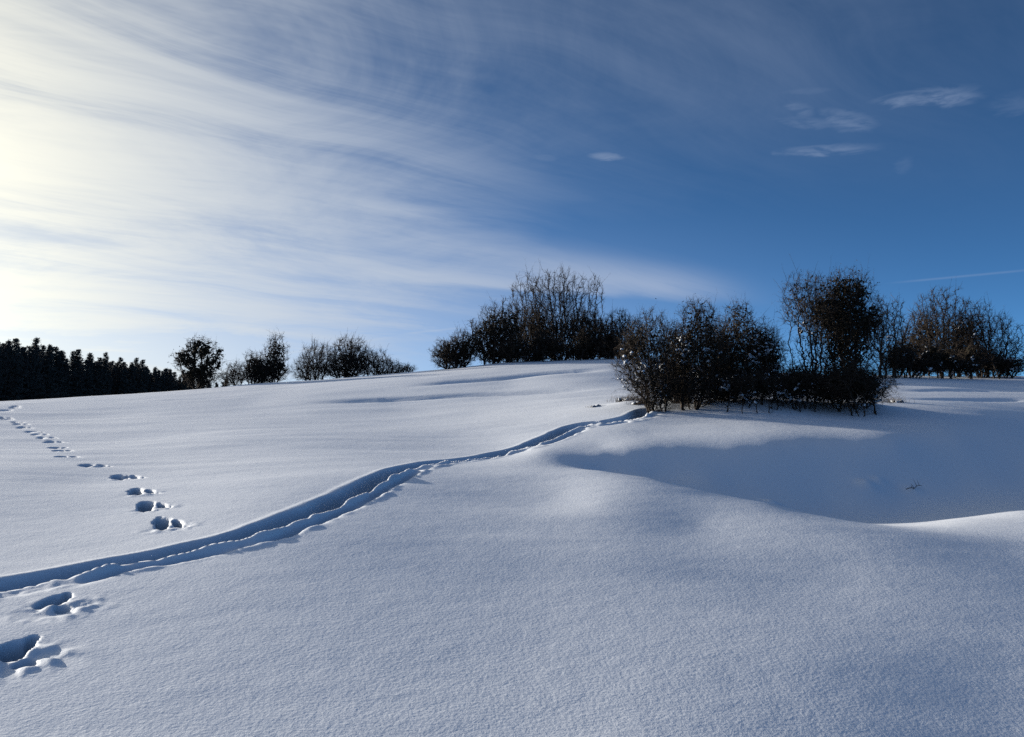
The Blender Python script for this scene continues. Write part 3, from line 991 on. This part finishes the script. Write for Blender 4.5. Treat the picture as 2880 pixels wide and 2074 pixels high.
plant('bare_tree', 'slender upright bare tree on the right of the grove', 'tree', 1313, 798, 61,
      [(1318, 650, 20, 48), (1310, 715, 30, 58), (1308, 765, 26, 30)],
      n_attr=550, stems=1, spread=.1, twigs=3.0, twig_len=.5, tip=.012, up=.5, thick=.10, seed=35, group=GROVE)
plant('bare_bush', 'bare twiggy bush at the right end of the grove, behind the near hedge', 'bush', 1365, 800, 58,
      [(1372, 728, 34, 42), (1395, 745, 34, 48), (1345, 745, 30, 48), (1370, 775, 50, 28)],
      n_attr=1300, stems=8, spread=.6, twigs=3.0, twig_len=.5, tip=.012, up=.35, seed=36, group=GROVE)
plant('low_bush', 'low snowy undergrowth below the tallest tree of the grove', 'bush', 1250, 800, 58.5,
      [(1225, 772, 30, 30), (1275, 782, 28, 18), (1300, 760, 26, 40), (1345, 765, 30, 34)],
      n_attr=1100, stems=16, spread=1.2, twigs=3.0, twig_len=.45, tip=.012, leaf=2500, leaf_size=.06, snow=.10, up=.1, seed=37, group=GROVE)
plant('low_bush', 'low snow-dusted undergrowth in front of the left stems of the grove', 'bush', 1160, 806, 58.5,
      [(1140, 775, 34, 34), (1178, 788, 26, 18), (1200, 765, 22, 36)],
      n_attr=800, stems=12, spread=.9, twigs=3.0, twig_len=.45, tip=.012, leaf=1800, leaf_size=.06, snow=.16, up=.1, seed=38, group=GROVE)

plant('round_bush', 'dense dark thicket under the left half of the grove crown', 'bush', 1190, 803, 64,
      [(1185, 735, 48, 62), (1215, 745, 44, 55)],
      n_attr=1100, stems=9, spread=.7, twigs=2.8, twig_len=.5, tip=.012, leaf=2200, leaf_size=.065, up=.3, seed=39, group=GROVE)
plant('round_bush', 'dense dark thicket behind the slender tree on the right of the grove', 'bush', 1290, 800, 64,
      [(1280, 735, 44, 58), (1315, 745, 42, 54), (1350, 760, 36, 40)],
      n_attr=1200, stems=10, spread=.8, twigs=2.8, twig_len=.5, tip=.012, leaf=2200, leaf_size=.065, up=.3, seed=40, group=GROVE)

# skyline bushes on the left
plant('leafy_tree', 'round leafy tree standing on the skyline at the end of the far wood', 'tree', 440, 862, 66,
      [(440, 772, 36, 32), (412, 800, 32, 22), (472, 802, 26, 26), (400, 786, 20, 13), (480, 782, 16, 14), (445, 828, 40, 34)],
      n_attr=800, stems=2, spread=.2, twigs=2.4, twig_len=.4, tip=.010, leaf=2300, leaf_size=.085, up=.1, seed=41, group=RIDGE)
plant('bare_bush', 'small bare bush in the gap right of the round leafy tree', 'bush', 522, 857, 67,
      [(522, 828, 26, 30), (505, 840, 18, 18)],
      n_attr=450, stems=5, spread=.4, twigs=2.6, twig_len=.45, tip=.010, seed=42, group=RIDGE)
plant('bare_bush', 'dark low bush leaning on the upright skyline bush', 'bush', 568, 855, 67,
      [(565, 815, 26, 42), (580, 825, 32, 34)],
      n_attr=700, stems=5, spread=.4, twigs=2.8, twig_len=.45, tip=.010, leaf=1500, leaf_size=.07, seed=43, group=RIDGE)
plant('upright_bush', 'upright narrow bush on the skyline with a bare pointed top', 'bush', 605, 852, 67,
      [(612, 785, 25, 48), (608, 815, 32, 36)],
      n_attr=800, stems=3, spread=.25, twigs=2.8, twig_len=.45, tip=.010, leaf=1100, leaf_size=.07, up=.35, seed=44, group=RIDGE)
plant('bare_bush', 'loose bare bush at the left of the wide skyline clump', 'bush', 700, 850, 67,
      [(705, 800, 38, 45), (680, 820, 32, 32)],
      n_attr=900, stems=7, spread=.6, twigs=2.6, twig_len=.5, tip=.010, up=.35, seed=45, group=RIDGE)
plant('bare_bush', 'darkest and tallest bush in the wide skyline clump', 'bush', 770, 846, 67,
      [(775, 790, 45, 48), (765, 815, 50, 34)],
      n_attr=1200, stems=8, spread=.6, twigs=2.8, twig_len=.5, tip=.010, leaf=1600, leaf_size=.06, up=.35, seed=46, group=RIDGE)
plant('bare_bush', 'bush sloping down at the right of the wide skyline clump', 'bush', 840, 842, 67,
      [(830, 810, 38, 34), (865, 822, 32, 24)],
      n_attr=900, stems=7, spread=.6, twigs=2.8, twig_len=.5, tip=.010, up=.3, seed=47, group=RIDGE)
plant('bare_bush', 'smallest bush at the far right tip of the skyline clump', 'bush', 898, 835, 67,
      [(900, 820, 18, 14)],
      n_attr=250, stems=5, spread=.3, twigs=2.8, twig_len=.4, tip=.010, seed=48, group=RIDGE)

# ------------------------------------------------------------------ far wood on the left
def conifer(seed, H=17.0, W=2.6):
    r = np.random.default_rng(seed)
    z = np.linspace(0, H, 12)
    ax = np.stack([.12 * np.sin(z * .35 + seed), .12 * np.cos(z * .28 + seed), z], 1)
    rad = np.interp(z, [0, H], [.20, .02])
    trunk = mesh_from('trunk', *tubes(ax[:-1], ax[1:], rad[:-1], rad[1:], 6), BARK)
    a, b, tips = [], [], []
    for h in np.arange(.18 * H, H - .25, .48):
        t = h / H
        L0 = W * (1 - t) ** .57 * (.75 + .5 * r.random())
        for k in range(r.integers(4, 7)):
            an = r.random() * 6.283
            L = L0 * r.uniform(.55, 1.15) + .15
            d = np.array([math.cos(an), math.sin(an), r.uniform(-.30, .25) + .5 * t]) 
            p = np.array([.12 * math.sin(h * .35 + seed), .12 * math.cos(h * .28 + seed), h])
            a.append(p); b.append(p + d * L)
            m = int(12 + 44 * L)
            tt = r.random(m) ** .7
            tips.append(p + d * L * tt[:, None] + r.normal(size=(m, 3)) * (.16, .16, .13))
    for q in range(8):
        tips.append(np.array([[0, 0, H - .2 * q]]) + r.normal(size=(3, 3)) * .07 * (1 + q * .3))
    a, b, tips = np.array(a), np.array(b), np.vstack(tips)
    br = cones(a, b, np.full(len(a), .035))
    nd = leaves(r, tips, .145, .6)
    crown = mesh_from('crown', *merge([br, nd]), NEEDLE, False)
    return trunk, crown


def broadleaf(seed, H=16.0):
    r = np.random.default_rng(seed)
    ells = [(0, 0, H * .72, 2.2, 2.2, H * .28), (.6, .3, H * .55, 2.0, 2.0, H * .22)]
    P, par = colonise(r, ells, [(0, 0, 0)], 700, .42, .55, up=.5)
    rad = branch_radii(par, .016, 2.2, .2)
    i = np.nonzero(par >= 0)[0]
    a, b, ra, rb = P[par[i]], P[i], np.minimum(rad[par[i]], rad[i] * 1.3), rad[i]
    big = rb > .05
    trunk = mesh_from('trunk', *tubes(a[big], b[big], ra[big], rb[big], 5), BARK)
    parts = [tubes(a[~big], b[~big], ra[~big], rb[~big], 3)]
    src = i[rb < .06]; n = len(src) * 3
    pk = r.choice(src, n); d = r.normal(size=(n, 3)); d[:, 2] += .9; d /= np.linalg.norm(d, axis=1)[:, None]
    parts.append(cones(P[pk], P[pk] + d * r.uniform(.3, 1.0, n)[:, None], np.full(n, .016)))
    crown = mesh_from('crown', *merge(parts), TWIG_GREY)
    return trunk, crown


def build_wood():
    kinds = [conifer(51), conifer(52, 16.6, 2.4), conifer(53, 17.5, 2.8), conifer(54, 16.2, 2.5), broadleaf(55), broadleaf(56, 15)]
    r = random.Random(7)
    a, b = Vector((-128, 138)), Vector((-107, 300))
    along = (b - a).normalized(); back = Vector((-along.y, along.x))
    L = (b - a).length
    for row in range(5):
        s = r.uniform(0, 3)
        while s < L:
            p = a + along * s + back * (row * 4.6 + r.uniform(-1.6, 1.6))
            k = r.choices(range(6), (3, 3, 3, 3, 1.4, 1.4))[0]
            far = s / L
            t = empty('wood_tree', (p.x, p.y, float(slope_base(np.array([p.x]), np.array([p.y]))[0]) - .2))
            t.rotation_euler.z = r.uniform(0, 6.28)
            sc = r.uniform(.97, 1.07) * (1.24 - .40 * far)
            t.scale = (sc * r.uniform(.85, 1.1), sc * r.uniform(.85, 1.1), sc * r.uniform(.96, 1.05))
            if k < 4: tag(t, 'dark needle tree in the far wood at the left edge', 'tree', 'trees of the far wood')
            else: tag(t, 'thin greyish bare tree among the dark needle trees of the far wood', 'tree', 'bare trees of the far wood')
            child('trunk', kinds[k][0], t)
            child('crown', kinds[k][1], t)['kind'] = 'stuff'
            s += r.uniform(1.8, 3.0)


build_wood()


# ------------------------------------------------------------------ small things in the snow
def grass_tuft(label, x, y, n, h, spread, seed):
    r = np.random.default_rng(seed)
    px, py = spot(x / 2.2148, y / 2.2148)
    a = np.stack([r.normal(size=n) * spread, r.normal(size=n) * spread * .6, np.full(n, -.05)], 1)
    d = r.normal(size=(n, 3)) * .35; d[:, 2] = 1; d /= np.linalg.norm(d, axis=1)[:, None]
    L = h * r.uniform(.4, 1.1, n)
    mid = a + d * L[:, None] * .6
    d2 = d + r.normal(size=(n, 3)) * .5; d2[:, 2] -= .4; d2 /= np.linalg.norm(d2, axis=1)[:, None]
    t = empty('dry_grass_tuft', (px, py, gz(px, py)))
    tag(t, label, 'grass', 'dry grass tufts beside the hedge')
    child('blades', mesh_from('blades', *merge([tubes(a, mid, np.full(n, .005), np.full(n, .004), 3), cones(mid, mid + d2 * L[:, None] * .45, np.full(n, .004))]), STRAW), t)['kind'] = 'stuff'
    k = max(3, n // 14)
    sp = np.stack([r.normal(size=k) * spread * .8, r.normal(size=k) * spread * .5, r.uniform(.0, .06, k)], 1)
    child('snow_clump', mesh_from('snow_clump', *blobs(r, sp, r.normal(size=(k, 3)) * (1, 1, .1), r.uniform(.06, .14, k), r.uniform(.05, .10, k), r.uniform(.04, .07, k)), SNOW_LOAD), t)['kind'] = 'stuff'


grass_tuft('dry grass poking through snow left of the near hedge, beside the trail end', 1395, 893, 260, .35, .32, 1)
grass_tuft('small faint grass tuft farthest left of the near hedge', 1318, 903, 60, .16, .14, 2)
grass_tuft('thin dry grass between the trail end and the sprawling brown bush', 1425, 897, 160, .34, .22, 3)
grass_tuft('dry grass at the foot of the dark dense bush with the thick stem', 1500, 899, 220, .36, .3, 4)
grass_tuft('sparse dry grass sticking out right of the low spreading bush', 1985, 893, 90, .4, .25, 5)


def stump():
    px, py = spot(1522 / 2.2148, 899 / 2.2148)
    r = np.random.default_rng(5)
    t = empty('snow_capped_stump', (px, py, gz(px, py) - .05))
    tag(t, 'short stump with a tall white snow cap in front of the near hedge', 'stump')
    z = np.array([0, .10, .2, .28]); p = np.stack([z * .1, z * 0, z], 1)
    child('stump_wood', mesh_from('stump_wood', *tubes(p[:-1], p[1:], np.array([.09, .075, .07]), np.array([.075, .07, .06]), 8), BARK), t)
    n, m = 14, 8
    th = np.linspace(0, 2 * np.pi, n, endpoint=False); ph = np.linspace(0, np.pi, m)
    vv = [(math.cos(a) * math.sin(b) * .12 * (1 + .12 * math.sin(3 * a)), math.sin(a) * math.sin(b) * .11, .27 + .17 * math.cos(b) * (1 if b < 1.6 else .5)) for b in ph for a in th]
    f = []
    for i in range(m - 1):
        for j in range(n): f += [i * n + j, (i + 1) * n + j, (i + 1) * n + (j + 1) % n, i * n + (j + 1) % n]
    child('snow_cap', mesh_from('snow_cap', np.array(vv), np.array(f), np.full((m - 1) * n, 4), SNOW_LOAD), t)


stump()


def fallen_twig(label, x, y, L, ang, seed):
    r = np.random.default_rng(seed)
    px, py = spot(x / 2.2148, y / 2.2148)
    t = empty('fallen_twig', (px, py, gz(px, py)))
    tag(t, label, 'twig')
    n = 7
    s = np.linspace(-.5, .5, n)
    p = np.stack([s * L * math.cos(ang), s * L * math.sin(ang), .0 + .07 * (s + .5) + .02 * r.normal(size=n)], 1)
    child('twig_stem', mesh_from('twig_stem', *tubes(p[:-1], p[1:], np.linspace(.009, .006, n - 1), np.linspace(.009, .004, n - 1), 5), BARK), t)
    for k in range(4):
        a = p[2 + k]; d = np.array([r.normal() * .5, .4 + r.normal() * .3, .25 + .3 * r.random()]); d /= np.linalg.norm(d)
        child('side_twig', mesh_from('side_twig', *cones(a[None], (a + d * L * .35)[None], np.array([.007])), TWIG), t)


fallen_twig('thin dark twig half buried in the shaded hollow on the right', 2025, 1090, .62, .55, 1)
